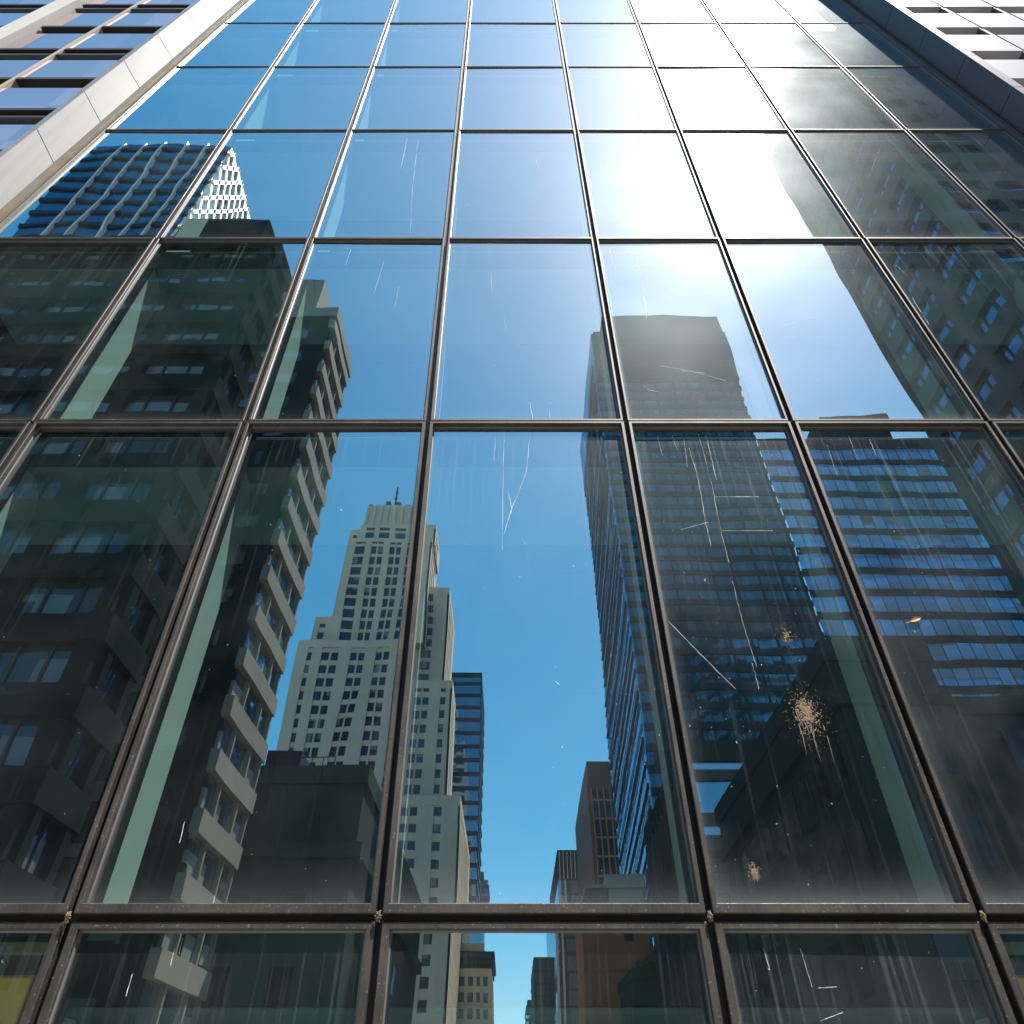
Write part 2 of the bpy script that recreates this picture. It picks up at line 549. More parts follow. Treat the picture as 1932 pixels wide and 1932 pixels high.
# rooms behind the glass
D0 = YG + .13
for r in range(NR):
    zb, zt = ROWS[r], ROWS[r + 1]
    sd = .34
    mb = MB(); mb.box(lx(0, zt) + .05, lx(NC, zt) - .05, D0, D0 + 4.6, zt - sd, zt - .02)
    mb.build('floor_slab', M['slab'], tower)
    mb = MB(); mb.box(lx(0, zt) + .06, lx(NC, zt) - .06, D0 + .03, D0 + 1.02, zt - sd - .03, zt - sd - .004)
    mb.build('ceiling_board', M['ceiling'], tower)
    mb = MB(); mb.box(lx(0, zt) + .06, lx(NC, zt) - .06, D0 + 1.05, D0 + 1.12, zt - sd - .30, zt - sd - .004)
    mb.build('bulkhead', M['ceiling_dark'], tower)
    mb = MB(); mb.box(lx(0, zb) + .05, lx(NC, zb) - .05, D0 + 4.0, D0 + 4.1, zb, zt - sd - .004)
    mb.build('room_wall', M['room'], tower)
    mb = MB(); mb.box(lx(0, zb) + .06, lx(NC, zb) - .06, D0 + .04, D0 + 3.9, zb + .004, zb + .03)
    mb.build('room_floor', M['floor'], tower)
    for i in range(1, NC):
        a, b = zb + .04, zt - sd - .04
        mb = MB()
        xa, xb = lx(i, a), lx(i, b)
        w_ = .028
        dp = .33
        # fin blade with its top end rounded back
        prof = [(D0 + .02, a), (D0 + dp, a), (D0 + dp, b - .25), (D0 + dp - .05, b - .10), (D0 + dp - .16, b), (D0 + .02, b)]
        L_ = [(lx(i, z) - w_, y, z) for y, z in prof]; R_ = [(lx(i, z) + w_, y, z) for y, z in prof]
        mb.poly(L_); mb.poly(R_[::-1])
        for k in range(len(prof)):
            n = (k + 1) % len(prof)
            mb.quad(L_[k], R_[k], R_[n], L_[n])
        mb.build('interior_fin', M['inner_fin'], tower)
for c, mt in ((1, 'ochre'), (5, 'ochre')):
    z0 = ROWS[0]
    mb = MB(); mb.box(lx(c, 1) + .075, lx(c + 1, 1) - .075, YG + .03, YG + .05, .2, 2.215)
    mb.build('window_blind', M['ochre'], tower)
    mb = MB(); mb.box(lx(c, 1) + .075, lx(c + 1, 1) - .075, YG + .03, YG + .05, 2.30, 2.352)
    mb.build('blind_box', M['cream'], tower)

# side fins clad in panels, sun on the left, the right one's shade put into its colour
for side in (0, 1):
    i = 0 if side == 0 else NC
    mb = MB()
    z = .1
    zj = [.1 + 1.42 * k for k in range(17)]
    for a, b in zip(zj, zj[1:]):
        a += .008; b -= .008
        mb = MB()
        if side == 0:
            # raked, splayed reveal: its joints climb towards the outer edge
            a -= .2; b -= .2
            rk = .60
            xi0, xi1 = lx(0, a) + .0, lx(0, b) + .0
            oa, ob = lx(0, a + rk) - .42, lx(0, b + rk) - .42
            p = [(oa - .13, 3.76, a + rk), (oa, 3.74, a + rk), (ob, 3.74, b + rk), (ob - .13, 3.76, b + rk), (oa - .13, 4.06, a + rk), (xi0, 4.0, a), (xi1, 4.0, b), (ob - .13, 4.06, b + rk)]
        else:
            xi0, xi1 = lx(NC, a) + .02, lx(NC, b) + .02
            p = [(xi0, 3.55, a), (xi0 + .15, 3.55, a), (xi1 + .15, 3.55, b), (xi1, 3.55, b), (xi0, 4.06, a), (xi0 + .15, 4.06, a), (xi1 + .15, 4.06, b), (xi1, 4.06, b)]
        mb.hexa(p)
        mb.build('cladding_panel', M['fin'] if side == 0 else M['fin_shade'], tower)
    mb = MB()
    za, zb = .1, 22.8
    sgn = -1 if side == 0 else 1
    x0a, x0b = lx(i, za) + sgn * (.47 if side == 0 else .04), lx(i, zb) + sgn * (.47 if side == 0 else .04)
    xs = sorted((0, sgn * .08))
    mb.hexa([(x0a + xs[0], 3.58 if side else 3.8, za), (x0a + xs[1], 3.58 if side else 3.8, za), (x0b + xs[1], 3.58 if side else 3.8, zb), (x0b + xs[0], 3.58 if side else 3.8, zb), (x0a + xs[0], 4.05, za), (x0a + xs[1], 4.05, za), (x0b + xs[1], 4.05, zb), (x0b + xs[0], 4.05, zb)])
    mb.build('fin_core', M['black'], tower)
    mb = MB()
    wj = .095 if side == 0 else -.075
    ja, jb = lx(i, za) + sgn * -.012, lx(i, zb) + sgn * -.012
    xs = sorted((0, wj))
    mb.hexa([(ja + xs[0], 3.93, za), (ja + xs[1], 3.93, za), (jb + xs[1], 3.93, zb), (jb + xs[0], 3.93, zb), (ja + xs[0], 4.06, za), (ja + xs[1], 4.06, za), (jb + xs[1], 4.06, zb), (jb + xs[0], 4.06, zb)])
    mb.build('jamb', M['jamb'] if side == 0 else M['fin_shade'], tower)

# scratches and dried runs on the sheets (photo grid of 1932)
SCR = {
    (3, 1): [[(952, 818), (949, 900), (948, 1038)], [(1000, 822), (992, 895), (965, 960), (950, 1010)], [(935, 820), (932, 870)], [(958, 925), (966, 960), (958, 985)], [(985, 1018), (992, 1028)], [(1048, 1286), (1056, 1292)]],
    (4, 1): [[(1318, 818), (1342, 910), (1362, 1010), (1376, 1062)], [(1332, 820), (1352, 905)], [(1300, 845), (1318, 905), (1331, 985), (1342, 1030)], [(1361, 1001), (1458, 1001)], [(1285, 999), (1335, 985)], [(1382, 1096), (1400, 1170), (1414, 1215), (1428, 1258)], [(1262, 1172), (1320, 1232), (1388, 1300)], [(1350, 937), (1432, 937)], [(1290, 828), (1297, 880)], [(1419, 1250), (1432, 1300)], [(1240, 820), (1250, 858)], [(1268, 822), (1279, 850)]],
    (4, 2): [[(1247, 691), (1300, 700), (1370, 719)], [(1285, 700), (1330, 705)], [(1215, 560), (1220, 600)], [(1200, 480), (1216, 548)], [(1220, 735), (1245, 740)], [(1150, 470), (1162, 512)], [(1183, 468), (1196, 505)]],
    (3, 2): [[(926, 514), (929, 560)], [(1000, 760), (1006, 795)], [(976, 650), (1000, 668)], [(1036, 770), (1038, 796)], [(952, 600), (954, 622)]],
    (2, 2): [[(724, 492), (706, 552)], [(662, 470), (652, 500)], [(752, 540), (745, 580)]],
    (3, 3): [[(1012, 300), (1016, 322)], [(868, 390), (886, 386)]],
    (2, 3): [[(786, 290), (778, 360), (774, 440)], [(768, 262), (756, 318)], [(790, 262), (786, 286)]],
    (5, 2): [[(1482, 614), (1540, 598)], [(1488, 640), (1500, 637)]],
    (5, 3): [[(1410, 300), (1418, 330)]],
    (1, 0): [[(250, 1838), (238, 1880)], [(330, 1790), (322, 1822)], [(345, 1770), (338, 1800)]],
    (4, 0): [[(1510, 1790), (1532, 1862)], [(1545, 1864), (1578, 1862)], [(1548, 1926), (1590, 1910)], [(1440, 1790), (1452, 1830)]],
    (1, 1): [[(348, 1550), (339, 1590)], [(405, 1690), (400, 1720)]],
    (5, 1): [[(1560, 840), (1580, 900)], [(1600, 822), (1618, 868)], [(1640, 830), (1654, 862)]],
    (6, 2): [[(1720, 560), (1752, 612)], [(1690, 500), (1712, 520)]],
}
for key, lines in SCR.items():
    for pts in lines:
        mb = MB()
        ww = random.uniform(.0004, .0010)
        P3 = []
        for a, b in zip(pts, pts[1:]):
            for k in range(8):
                P3.append((a[0] + (b[0] - a[0]) * k / 8 + random.uniform(-.7, .7), a[1] + (b[1] - a[1]) * k / 8))
        P3.append(pts[-1])
        G = [Vector(on_pane(*q, .0012)) for q in P3]
        L_, R_ = [], []
        for k in range(len(G)):
            d_ = G[min(k + 1, len(G) - 1)] - G[max(k - 1, 0)]
            n_ = Vector((d_.z, 0, -d_.x)).normalized() * ww * random.uniform(.25, 1.3)
            L_.append(G[k] - n_); R_.append(G[k] + n_)
        for k in range(len(G) - 1):
            bk_ = Vector((0, .0009, 0))
            mb.hexa([tuple(L_[k]), tuple(R_[k]), tuple(R_[k + 1]), tuple(L_[k + 1]), tuple(L_[k] + bk_), tuple(R_[k] + bk_), tuple(R_[k + 1] + bk_), tuple(L_[k + 1] + bk_)])
        mb.build('scratch', M['scratch'], windows[key])


# ------------------------------------------------------------------ things on and behind the glass
def splat(name, label, px, py, rx, n, smin, smax, core, mat, seed, drips=0):
    rnd = random.Random(seed)
    c0 = Vector(on_pane(px, py, .0008))
    mb = MB()
    for k in range(n):
        if rnd.random() < core:
            rr = abs(rnd.gauss(0, .33)) * rx
        else:
            rr = abs(rnd.gauss(0, .95)) * rx
        a = rnd.uniform(0, 6.283)
        cx, cz = c0.x + rr * math.cos(a) * .8, c0.z + rr * math.sin(a) * 1.25 - (rr * .2)
        s = rnd.uniform(smin, smax) * max(.3, 1.15 - rr / rx * .6) * (rnd.uniform(1.5, 2.6) if rnd.random() < .07 and rr < rx * .5 else 1)
        m_ = rnd.randint(5, 7)
        pts = []
        for q in range(m_):
            t_ = q / m_ * 6.283
            rad = s * rnd.uniform(.5, 1.3)
            pts.append((cx + rad * math.cos(t_), c0.y, cz + rad * math.sin(t_)))
        top = (cx + rnd.uniform(-.3, .3) * s, c0.y - s * rnd.uniform(.15, .4), cz)
        for q in range(m_):
            mb.poly([pts[q], pts[(q + 1) % m_], top])
    for k in range(drips):
        x_, z_ = c0.x + rnd.gauss(0, .3) * rx, c0.z - rnd.uniform(-.1, .5) * rx
        w_ = rnd.uniform(.0012, .003)
        ln = rnd.uniform(.4, 1.5) * rx
        pl, prr = [], []
        for q in range(9):
            f_ = q / 8
            ww = w_ * (1 - .7 * f_) * rnd.uniform(.5, 1.2)
            xx = x_ + .003 * math.sin(f_ * 5 + k)
            pl.append((xx - ww, c0.y - .0004, z_ - ln * f_)); prr.append((xx + ww, c0.y - .0004, z_ - ln * f_))
        for q in range(8):
            if rnd.random() < .75: mb.quad(pl[q], prr[q], prr[q + 1], pl[q + 1])
    o = mb.build(name, mat)
    me = o.data
    for v in me.vertices: v.co -= c0
    o.location = c0
    return tag(o, label, 'mud splash', 'mud on the glass')


splat('mud_splash', 'large crusty tan mud splash on the glass right of centre', 1520, 1342, .18, 1000, .0010, .0060, .54, M['mud'], 3, 7)
splat('mud_splash', 'small dense tan mud patch low on the pane, below the large splash', 1423, 1644, .055, 300, .0012, .0056, .80, M['mud'], 5, 3)
splat('mud_splash', 'loose orange brown dirt scatter on the glass above the large mud splash', 1484, 1200, .14, 320, .0010, .0036, .4, M['rust'], 8)

mb = MB()
lc = Vector(on_pane(1725, 1171, .007))
ax = Vector((.9, 0, .34)).normalized(); bx = Vector((-.34, 0, .9)).normalized()
for k in range(10):
    t0, t1 = k / 10, (k + 1) / 10
    def edge_(t, s): return lc + ax * (t - .5) * .10 + bx * s * .017 * math.sin(math.pi * t) ** .8 + Vector((0, -.006 * abs(s) - .004 * math.sin(3 * t), 0))
    a0, a1 = edge_(t0, -1), edge_(t1, -1); b0, b1 = edge_(t0, 1), edge_(t1, 1)
    m0, m1 = edge_(t0, 0), edge_(t1, 0)
    up = Vector((0, -.0015, 0))
    for q in ((a0, a1, m1, m0), (m0, m1, b1, b0)):
        mb.quad(*[tuple(v) for v in q]); mb.quad(*[tuple(v + up) for v in q])
mb.bar(lc - ax * .052, lc - ax * .075, .003)
o = mb.build('leaf', M['leaf'])
for v in o.data.vertices: v.co -= lc
o.location = lc
tag(o, 'dry tan leaf stuck to the glass at right', 'leaf')

cb = empty('caution_sign', (-3.52, 4.62, ROWS[2] + .03), 'yellow folding floor sign standing behind the glass at left', 'floor sign')
for s_ in (-1, 1):
    mb = MB()
    bx0 = Vector(cb.location)
    a = [(-.15, s_ * .14, 0), (.15, s_ * .14, 0), (.09, s_ * .015, .56), (-.09, s_ * .015, .56)]
    f_ = [tuple(bx0 + Vector(q)) for q in a]; k_ = [tuple(bx0 + Vector(q) + Vector((0, .012, 0))) for q in a]
    mb.hexa(f_ + k_)
    mb.build('panel', M['yellow'], cb)


# ------------------------------------------------------------------ neighbouring fronts, left and right
def neighbour(side):
    nm = 'office_building'
    if side == 0:
        root = empty(nm, (-9.5, 3.8, 0), 'blue glazed office front with dark bands beside the sunlit pale fin', 'building', 'neighbouring office fronts')
        # x of the lines from the fin outwards: (a, b) at height z
        cols = [(-6.619 - .36, .0526), (-9.33, .1023), (-10.65, .115), (-11.05, .115), (-13.0, .12), (-14.1, .12), (-17.6, .12)]
        OFF = .25
        kinds = ['w', 'w', 's', 'w', 's', 'w']
        gm, frm, pier = M['ngl'], M['nmull'], M['nstone']
    else:
        root = empty(nm, (10.5, 3.8, 0), 'pale panelled office front with dark bands beside the shaded fin', 'building', 'neighbouring office fronts')
        cols = [(7.707 + .18, -.0452), (9.77, -.11), (10.9, -.12), (12.05, -.125), (13.2, -.13), (16.5, -.13)]
        kinds = ['w', 'w', 'w', 'w', 'w']
        OFF = 0.0
        gm, frm, pier = M['npanel'], M['ndarkmull'], M['ndarkmull']
    z0, z1 = .1, 23.2
    YW = 3.78 + OFF
    lxs = lambda k, z: cols[k][0] + cols[k][1] * z
    mb = MB()
    a, b = (0, len(cols) - 1) if side == 1 else (len(cols) - 1, 0)
    mb.hexa([(lxs(a, z0), YW, z0), (lxs(b, z0), YW, z0), (lxs(b, z1), YW, z1), (lxs(a, z1), YW, z1), (lxs(a, z0), 9, z0), (lxs(b, z0), 9, z0), (lxs(b, z1), 9, z1), (lxs(a, z1), 9, z1)])
    mb.build('wall', M['nwall'], root)

    def slab(k, za, zb, y0, y1, mat, name, ins=.0):
        mb = MB()
        e = sorted((k, k + 1), key=lambda q: lxs(q, za))
        p = [(lxs(e[0], za) + ins, y0, za), (lxs(e[1], za) - ins, y0, za), (lxs(e[1], zb) - ins, y0, zb), (lxs(e[0], zb) + ins, y0, zb)]
        mb.hexa(p + [(x, y1, z) for x, _, z in p])
        return mb.build(name, mat, root)

    for k, kd in enumerate(kinds):
        if kd == 's':
            slab(k, z0, z1, 3.50 + OFF, YW, pier, 'pier')
            continue
        z = z0
        f = 0
        while z < z1 - 2.6:
            if side == 0:
                z = 9.57 + 2.80 * (f - 3)
                slab(k, z + .22, z + .28, 3.60 + OFF, YW, M['nsill'], 'sill', .02)
                slab(k, z + .58, z + 1.48, 3.62 + OFF, YW, gm, 'window', .02)
                slab(k, z + 1.90, z + 2.80, 3.62 + OFF, YW, gm, 'window', .02)
                slab(k, z + .50, z + .579, 3.60 + OFF, YW, M['nwall'], 'sill', .02)  # black strips added so the window undersides read as shade
                slab(k, z + 1.82, z + 1.899, 3.60 + OFF, YW, M['nwall'], 'sill', .02)
            else:
                z = .1 + 2.56 * f
                slab(k, z + .44, z + 1.28, 3.58 + OFF, YW, gm, 'panel', .02)
                slab(k, z + 1.72, z + 2.56, 3.58 + OFF, YW, gm, 'panel', .02)
            f += 1
    for k in range(1, len(cols)):
        if 's' in (kinds[k - 1], kinds[min(k, len(kinds) - 1)]): continue
        mb = MB()
        h = .035
        mb.hexa([(lxs(k, z0) - h, 3.595 + OFF * 1.0, z0), (lxs(k, z0) + h, 3.595 + OFF * 1.0, z0), (lxs(k, z1) + h, 3.595 + OFF * 1.0, z1), (lxs(k, z1) - h, 3.595 + OFF * 1.0, z1), (lxs(k, z0) - h, YW, z0), (lxs(k, z0) + h, YW, z0), (lxs(k, z1) + h, YW, z1), (lxs(k, z1) - h, YW, z1)])
        mb.build('mullion', frm, root)


M['ngl'] = city_glass('blue office glass', 1.5, 1.31, (.15, .115, .125), (.92, .80, .84), .42, .0, tilt=.0006)
M['nsill'] = solid('grey sill', (.07, .07, .08), .5, .3)
M['nmull'] = solid('beige mullion', (.55, .47, .38), .5, .2, .2, 2)
M['nstone'] = solid('pale stone pier', (.58, .56, .53), .7, var=.15)
M['nwall'] = solid('dark recess', (.010, .010, .012), .7)
M['npanel'] = solid('pale satin panel', (.36, .35, .37), .4, .0, .08, 1.0, .05)
M['ndarkmull'] = solid('grey mullion', (.12, .12, .16), .45, .3)
neighbour(0)
neighbour(1)


# ------------------------------------------------------------------ the city across the street (seen mirrored in the glass)
# built at street coordinates: x as seen, Y the distance measured through the mirror, so its real y is 8 - Y
def ry(Y): return 8 - Y


def bld(label, x0, x1, Yn, cat='building'):
    return empty('tower_block', ((x0 + x1) / 2, ry(Yn), 0), label, cat)


def core(root, x0, x1, Yn, Yf, z0, z1, mat, name='wall'):
    mb = MB(); mb.box(x0, x1, ry(Yf), ry(Yn), z0, z1)
    return mb.build(name, mat, root)


def bands(root, x0, x1, Yn, Yf, zs, p, mat, name='spandrel'):
    for a, b in zs:
        core(root, x0 - p, x1 + p, Yn - p, Yf + p, a, b, mat, name)


def front_piers(root, xs, wd, Yn, z0, z1, p, mat, name='pier'):
    for x in xs:
        mb = MB(); mb.box(x - wd / 2, x + wd / 2, ry(Yn) - .1, ry(Yn - p), z0, z1)
        mb.build(name, mat, root)


def side_piers(root, X, sgn, Ys, wd, z0, z1, p, mat, name='pier'):
    for Y in Ys:
        a, b = sorted((X - sgn * .1, X + sgn * p))
        mb = MB(); mb.box(a, b, ry(Y + wd / 2), ry(Y - wd / 2), z0, z1)
        mb.build(name, mat, root)


def frange(a, b, n): return [a + (b - a) * k / (n - 1) for k in range(n)]


def floors(z0, z1, fh, sp, off=0.0):
    out = []
    z = z0 + off
    while z < z1:
        out.append((z, min(z + sp, z1)))
        z += fh
    return out


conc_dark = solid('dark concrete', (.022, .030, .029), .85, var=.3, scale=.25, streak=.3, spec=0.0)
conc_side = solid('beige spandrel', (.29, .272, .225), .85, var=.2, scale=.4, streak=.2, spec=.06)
stone = solid('grey limestone', (.84, .71, .54), .85, var=.2, scale=.12, streak=.25, spec=.06)
stone2 = solid('pale limestone', (.86, .74, .56), .85, var=.2, scale=.15, streak=.25, spec=.06)
brown = solid('brown granite', (.22, .12, .095), .6, var=.2, scale=.2, spec=.06)
copper = solid('copper mullion', (.62, .30, .14), .5, .4)
brick = solid('red brick', (.86, .22, .10), .85, var=.3, scale=.6, streak=.2, spec=.06)
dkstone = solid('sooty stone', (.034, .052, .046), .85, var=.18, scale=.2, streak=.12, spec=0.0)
dkmetal = solid('dark metal', (.03, .035, .04), .5, .4)
white = solid('white panel', (.72, .73, .74), .5, var=.1)
greycon = solid('grey concrete', (.10, .105, .10), .85, var=.2, scale=.2, streak=.2, spec=0.0)
cream = solid('cream stucco', (.48, .46, .36), .85, var=.15, scale=.3, spec=.06)
gA = city_glass('grey office glass', 1.55, 3.6, (.014, .02, .022), (.50, .62, .70), .10, .6, (.13, .155, .145), .002)
gB = city_glass('sky office glass', 1.4, 3.6, (.02, .03, .04), (.66, .84, 1.0), .50, .6, (.50, .50, .46), .003)
gD = city_glass('old sash glass', 1.6, 3.6, (.018, .025, .032), (.5, .62, .75), .07, .22, (.22, .21, .16), .004)
gI = city_glass('sky-painted ribbon glass', 1.75, 3.587, (.11, .47, .88), (.7, .9, 1.0), .40, .06, (.2, .25, .3), .0012, line=.06)  # sky reflection painted in as a diffuse blue body colour
gH = city_glass('teal tower glass', 1.6, 3.6, (.010, .040, .050), (.42, .72, .85), .17, .12, (.08, .14, .15), .002, line=.05)
gHs = city_glass('blue louvred glass', 1.1, 3.6, (.03, .06, .09), (.48, .72, .95), .55, .1, (.2, .26, .3), .004, line=.10)
gT = city_glass('navy glass', 2.4, 3.8, (.012, .03, .055), (.35, .55, .75), .35, .2, (.05, .09, .13), .004)
gJ = city_glass('dusk blue glass', 1.7, 4.4, (.02, .035, .06), (.45, .65, .95), .30, .15, (.12, .15, .18), .002)
gO = city_glass('dark plum glass', 2.0, 3.7, (.02, .02, .035), (.35, .42, .6), .32, .1, (.12, .1, .1), .002)

# A: dark corner block with wrap-around ribbon windows
AX, AY, AF = -18.5, 28.0, 31.9
gAs = city_glass('bright side glass', 1.3, 3.6, (.02, .03, .04), (.70, .85, 1.0), .62, .25, (.36, .37, .35), .006)
r_ = bld('dark concrete office block mirrored at far left, ribbon windows turning its corner', -52, AX, AY)
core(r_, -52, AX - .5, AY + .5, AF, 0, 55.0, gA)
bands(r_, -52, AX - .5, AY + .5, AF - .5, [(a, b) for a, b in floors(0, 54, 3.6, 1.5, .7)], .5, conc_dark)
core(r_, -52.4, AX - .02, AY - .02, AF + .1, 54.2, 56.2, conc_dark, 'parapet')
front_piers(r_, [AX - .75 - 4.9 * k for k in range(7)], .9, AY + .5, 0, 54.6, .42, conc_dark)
front_piers(r_, [AX - 2.4 - 4.9 * k for k in range(7)] + [AX - 4.0 - 4.9 * k for k in range(7)], .14, AY + .5, 0, 54.6, .10, dkmetal, 'window_bar')
side_piers(r_, AX - .5, 1, [AY + .9, AF - .6], .5, 0, 54.6, .45, conc_dark)
side_piers(r_, AX - .5, 1, [AY + 2.1], .14, 0, 54.6, .1, dkmetal, 'window_bar')
core(r_, AX - .52, AX - .44, AY + .9, AF - .6, 0, 54.5, gAs, 'side_glazing')
core(r_, -27.6, -20.6, 28.4, 31.5, 56.2, 60.2, conc_dark, 'penthouse')

# T: tall glass tower behind A
r_ = bld('navy glass tower with pale ribs and a white lattice side, mirrored at upper left', -71.7, -49.2, 50)
core(r_, -71.7, -49.2, 50, 74, 0, 131.5, gT)
bands(r_, -71.7, -49.2, 50, 74, floors(60, 131, 3.8, .9), .25, dkmetal)
front_piers(r_, [-66.5, -62.9, -59.3, -55.7, -52.3], .26, 50, 60, 131.2, .55, white, 'rib')
mb = MB()
n_ = 10
for k in range(-9, n_ + 1):
    for s_ in (1, -1):
        y0_ = 50 + 2.4 * k
        a = Vector((-48.75, ry(y0_), 70)); b = Vector((-48.75, ry(y0_ + s_ * 30), 131))
        mb.bar(a, b, .55)
lat = mb
# keep the diagonals inside the face
def clip_side(mb, Y0, Y1):
    mb.v = [(x, max(min(y, ry(Y0)), ry(Y1)), z) for x, y, z in mb.v]
lat2 = MB()
for k in range(-14, 26):
    for s_ in (1, -1):
        # line Y = 50 + 2.4k + s*(z-70)/2.2 clipped to 50..74
        pts = []
        for q in range(0, 123):
            z = 70 + q * .5
            Y = 50 + 2.4 * k + s_ * (z - 70) / 2.2
            if 50.1 <= Y <= 73.9: pts.append((Y, z))
        if len(pts) > 2:
            lat2.bar((-48.8, ry(pts[0][0]), pts[0][1]), (-48.8, ry(pts[-1][0]), pts[-1][1]), .6, up=Vector((1, 0, 0)))
lat2.build('lattice', white, r_)
core(r_, -49.22, -48.95, 50.05, 73.95, 70, 131.3, white, 'side_panel')

# B: slab with beige bands on its street side
BX = -18.3
r_ = bld('dark block with beige banded sunlit street side, mirrored left of the stepped tower', -50, BX, 43)
core(r_, -50, BX - .45, 43.45, 50.6, 0, 67.5, gB)
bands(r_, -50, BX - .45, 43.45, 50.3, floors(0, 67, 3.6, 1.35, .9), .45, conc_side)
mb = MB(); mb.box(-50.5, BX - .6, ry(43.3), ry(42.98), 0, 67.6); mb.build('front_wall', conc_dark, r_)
for zz in floors(0, 66, 3.6, 1.6, 2.4):
    for xx in (-21.5, -25.5, -29.5):
        mb = MB(); mb.box(xx - .9, xx + .9, ry(43.0), ry(42.95), zz[0], zz[1]); mb.build('window', gA, r_)
side_piers(r_, BX - .45, 1, [45.2, 48.4, 50.5], .22, 0, 67, .3, conc_side)
core(r_, -50.4, BX + .05, 42.95, 50.9, 67.6, 69.3, conc_side, 'parapet')
core(r_, -30, -21.9, 45, 49.5, 69.3, 78.5, conc_side, 'penthouse')

# C: low dark cornice block
grstone = solid('green grey stucco', (.060, .088, .074), .85, var=.2, scale=.15, streak=.15, spec=0.0)
gK = city_glass('unlit old glass', 1.3, 2.0, (.006, .008, .009), (.35, .45, .5), .05, .3, (.03, .035, .03), .004)
r_ = bld('low dark stone block with heavy cornice, mirrored in front of the pale stepped tower', -40, -11.45, 55)
core(r_, -40, -11.45, 55, 104, 0, 22.6, grstone)
core(r_, -40, -11.2, 54.75, 104.2, 22.6, 24.0, grstone, 'parapet')
core(r_, -40, -10.9, 54.4, 104.4, 17.2, 18.2, grstone, 'cornice')
for zz in (4.0, 8.2, 12.6):
    for xx in (-15.2, -19.3, -23.6):
        mb = MB(); mb.box(xx - .75, xx + .75, ry(55.0), ry(54.94), zz, zz + 2.3); mb.build('window', gK, r_)
    for YY in (59, 64, 69, 74, 79, 84):
        mb = MB(); mb.box(-11.46, -11.39, ry(YY + .8), ry(YY - .8), zz, zz + 2.3); mb.build('window', gK, r_)
mb = MB()
for k in range(9):
    xx = -22 + k * 1.0
    mb.bar((xx, ry(55.3), 24), (xx, ry(55.3), 24.9), .06)
mb.bar((-22, ry(55.3), 24.9), (-14, ry(55.3), 24.9), .06)
mb.build('roof_railing', dkmetal, r_)
core(r_, -20.5, -17.5, 57, 60, 24.0, 26.2, dkmetal, 'roof_plant')

# D: stepped limestone skyscraper
r_ = bld('pale stepped limestone skyscraper with window strips and a roof mast, mirrored left of centre', -56, -11, 160)
n_win = 0


def stepped(x0, x1, Yn, Yf, z0, z1, bays, fh=3.6, spand=1.5, side=True, top=2.2, sidebays=None, mat=stone):
    """A block of that tower: glass core, a spandrel ring on each floor, stone piers between the bays."""
    core(r_, x0 + .35, x1 - .35, Yn + .35, Yf - .35, z0, z1, gD, 'glazing')
    bands(r_, x0 + .35, x1 - .35, Yn + .35, Yf - .35, floors(z0, z1 - top, fh, spand), .12, mat)
    core(r_, x0 - .04, x1 + .04, Yn - .04, Yf + .04, z1 - top, z1, mat, 'parapet')
    edges = [x0] + [e for b in bays for e in b] + [x1]
    for k in range(0, len(edges), 2):
        a, b = edges[k], edges[k + 1]
        mb = MB(); mb.box(a, b, ry(Yn + .5), ry(Yn), z0, z1 - top + .01); mb.build('pier', mat, r_)
    for a, b in bays:
        if b - a > 3:
            m_ = (a + b) / 2
            mb = MB(); mb.box(m_ - .22, m_ + .22, ry(Yn + .4), ry(Yn + .12), z0, z1 - top + .01); mb.build('window_bar', mat, r_)
    if side:
        sb = sidebays or [(Yn + 3 + 4.2 * k, Yn + 5 + 4.2 * k) for k in range(int((Yf - Yn - 5) / 4.2))]
        edges = [Yn] + [e for b in sb for e in b] + [Yf]
        for k in range(0, len(edges), 2):
            a, b = edges[k], edges[k + 1]
            mb = MB(); mb.box(x1 - .5, x1, ry(b), ry(a), z0, z1 - top + .01); mb.build('pier', mat, r_)


stepped(-26, -11.07, 160, 206, 0, 60.1, [(-24.5, -20.6), (-16.9, -15.1)], mat=stone2, spand=1.7)
stepped(-26.5, -14.5, 163, 177, 60.1, 89.9, [(-24.6, -20.8), (-17.6, -16.2)], mat=stone2)
stepped(-56, -26, 161, 190, 0, 100.8, [(-52.8, -51.6), (-49.3, -45.6), (-42.6, -38.8), (-35.6, -32.0), (-30, -28)], spand=1.3, side=False)
stepped(-53.6, -48.2, 163, 186, 100.8, 109.2, [(-52, -50.4)], side=False)
stepped(-48.6, -23.0, 162.5, 182, 100.8, 136.0, [(-46.6, -43.6), (-41.8, -38.6), (-36.8, -33.6), (-31.8, -28.6)], spand=.9, top=1.2)
stepped(-50.0, -46.5, 166, 180, 100.8, 142.4, [(-48.9, -47.7)], side=False)
stepped(-27, -17.3, 166, 190, 89.9, 120.8, [(-24.6, -21.6)], spand=1.2)
stepped(-46.4, -22.4, 164, 180, 136.0, 142.8, [(-44.6, -42), (-40.6, -37.6), (-36, -33), (-31, -28)], spand=.8, top=1.5)
core(r_, -46.0, -30.0, 165, 178, 142.8, 151.4, stone, 'crown')
front_piers(r_, frange(-45.6, -30.4, 8), .8, 165, 142.8, 150.6, .5, stone, 'crown_rib')
for xx, hh in ((-45.5, 1.5), (-42.6, .9), (-39.5, 2.6), (-36.5, 2.2), (-33.5, 1.2), (-31, 1.6)):
    core(r_, xx - .7, xx + .7, 166, 169, 151.4, 151.4 + hh, greycon, 'finial')
mb = MB(); mb.bar((-37.8, ry(168), 151), (-37.8, ry(168), 162), .45); mb.bar((-38.4, ry(168), 157), (-37.2, ry(168), 157), .3); mb.bar((-38.3, ry(168), 159.4), (-37.3, ry(168), 159.4), .25)
mb.build('mast', dkmetal, r_)

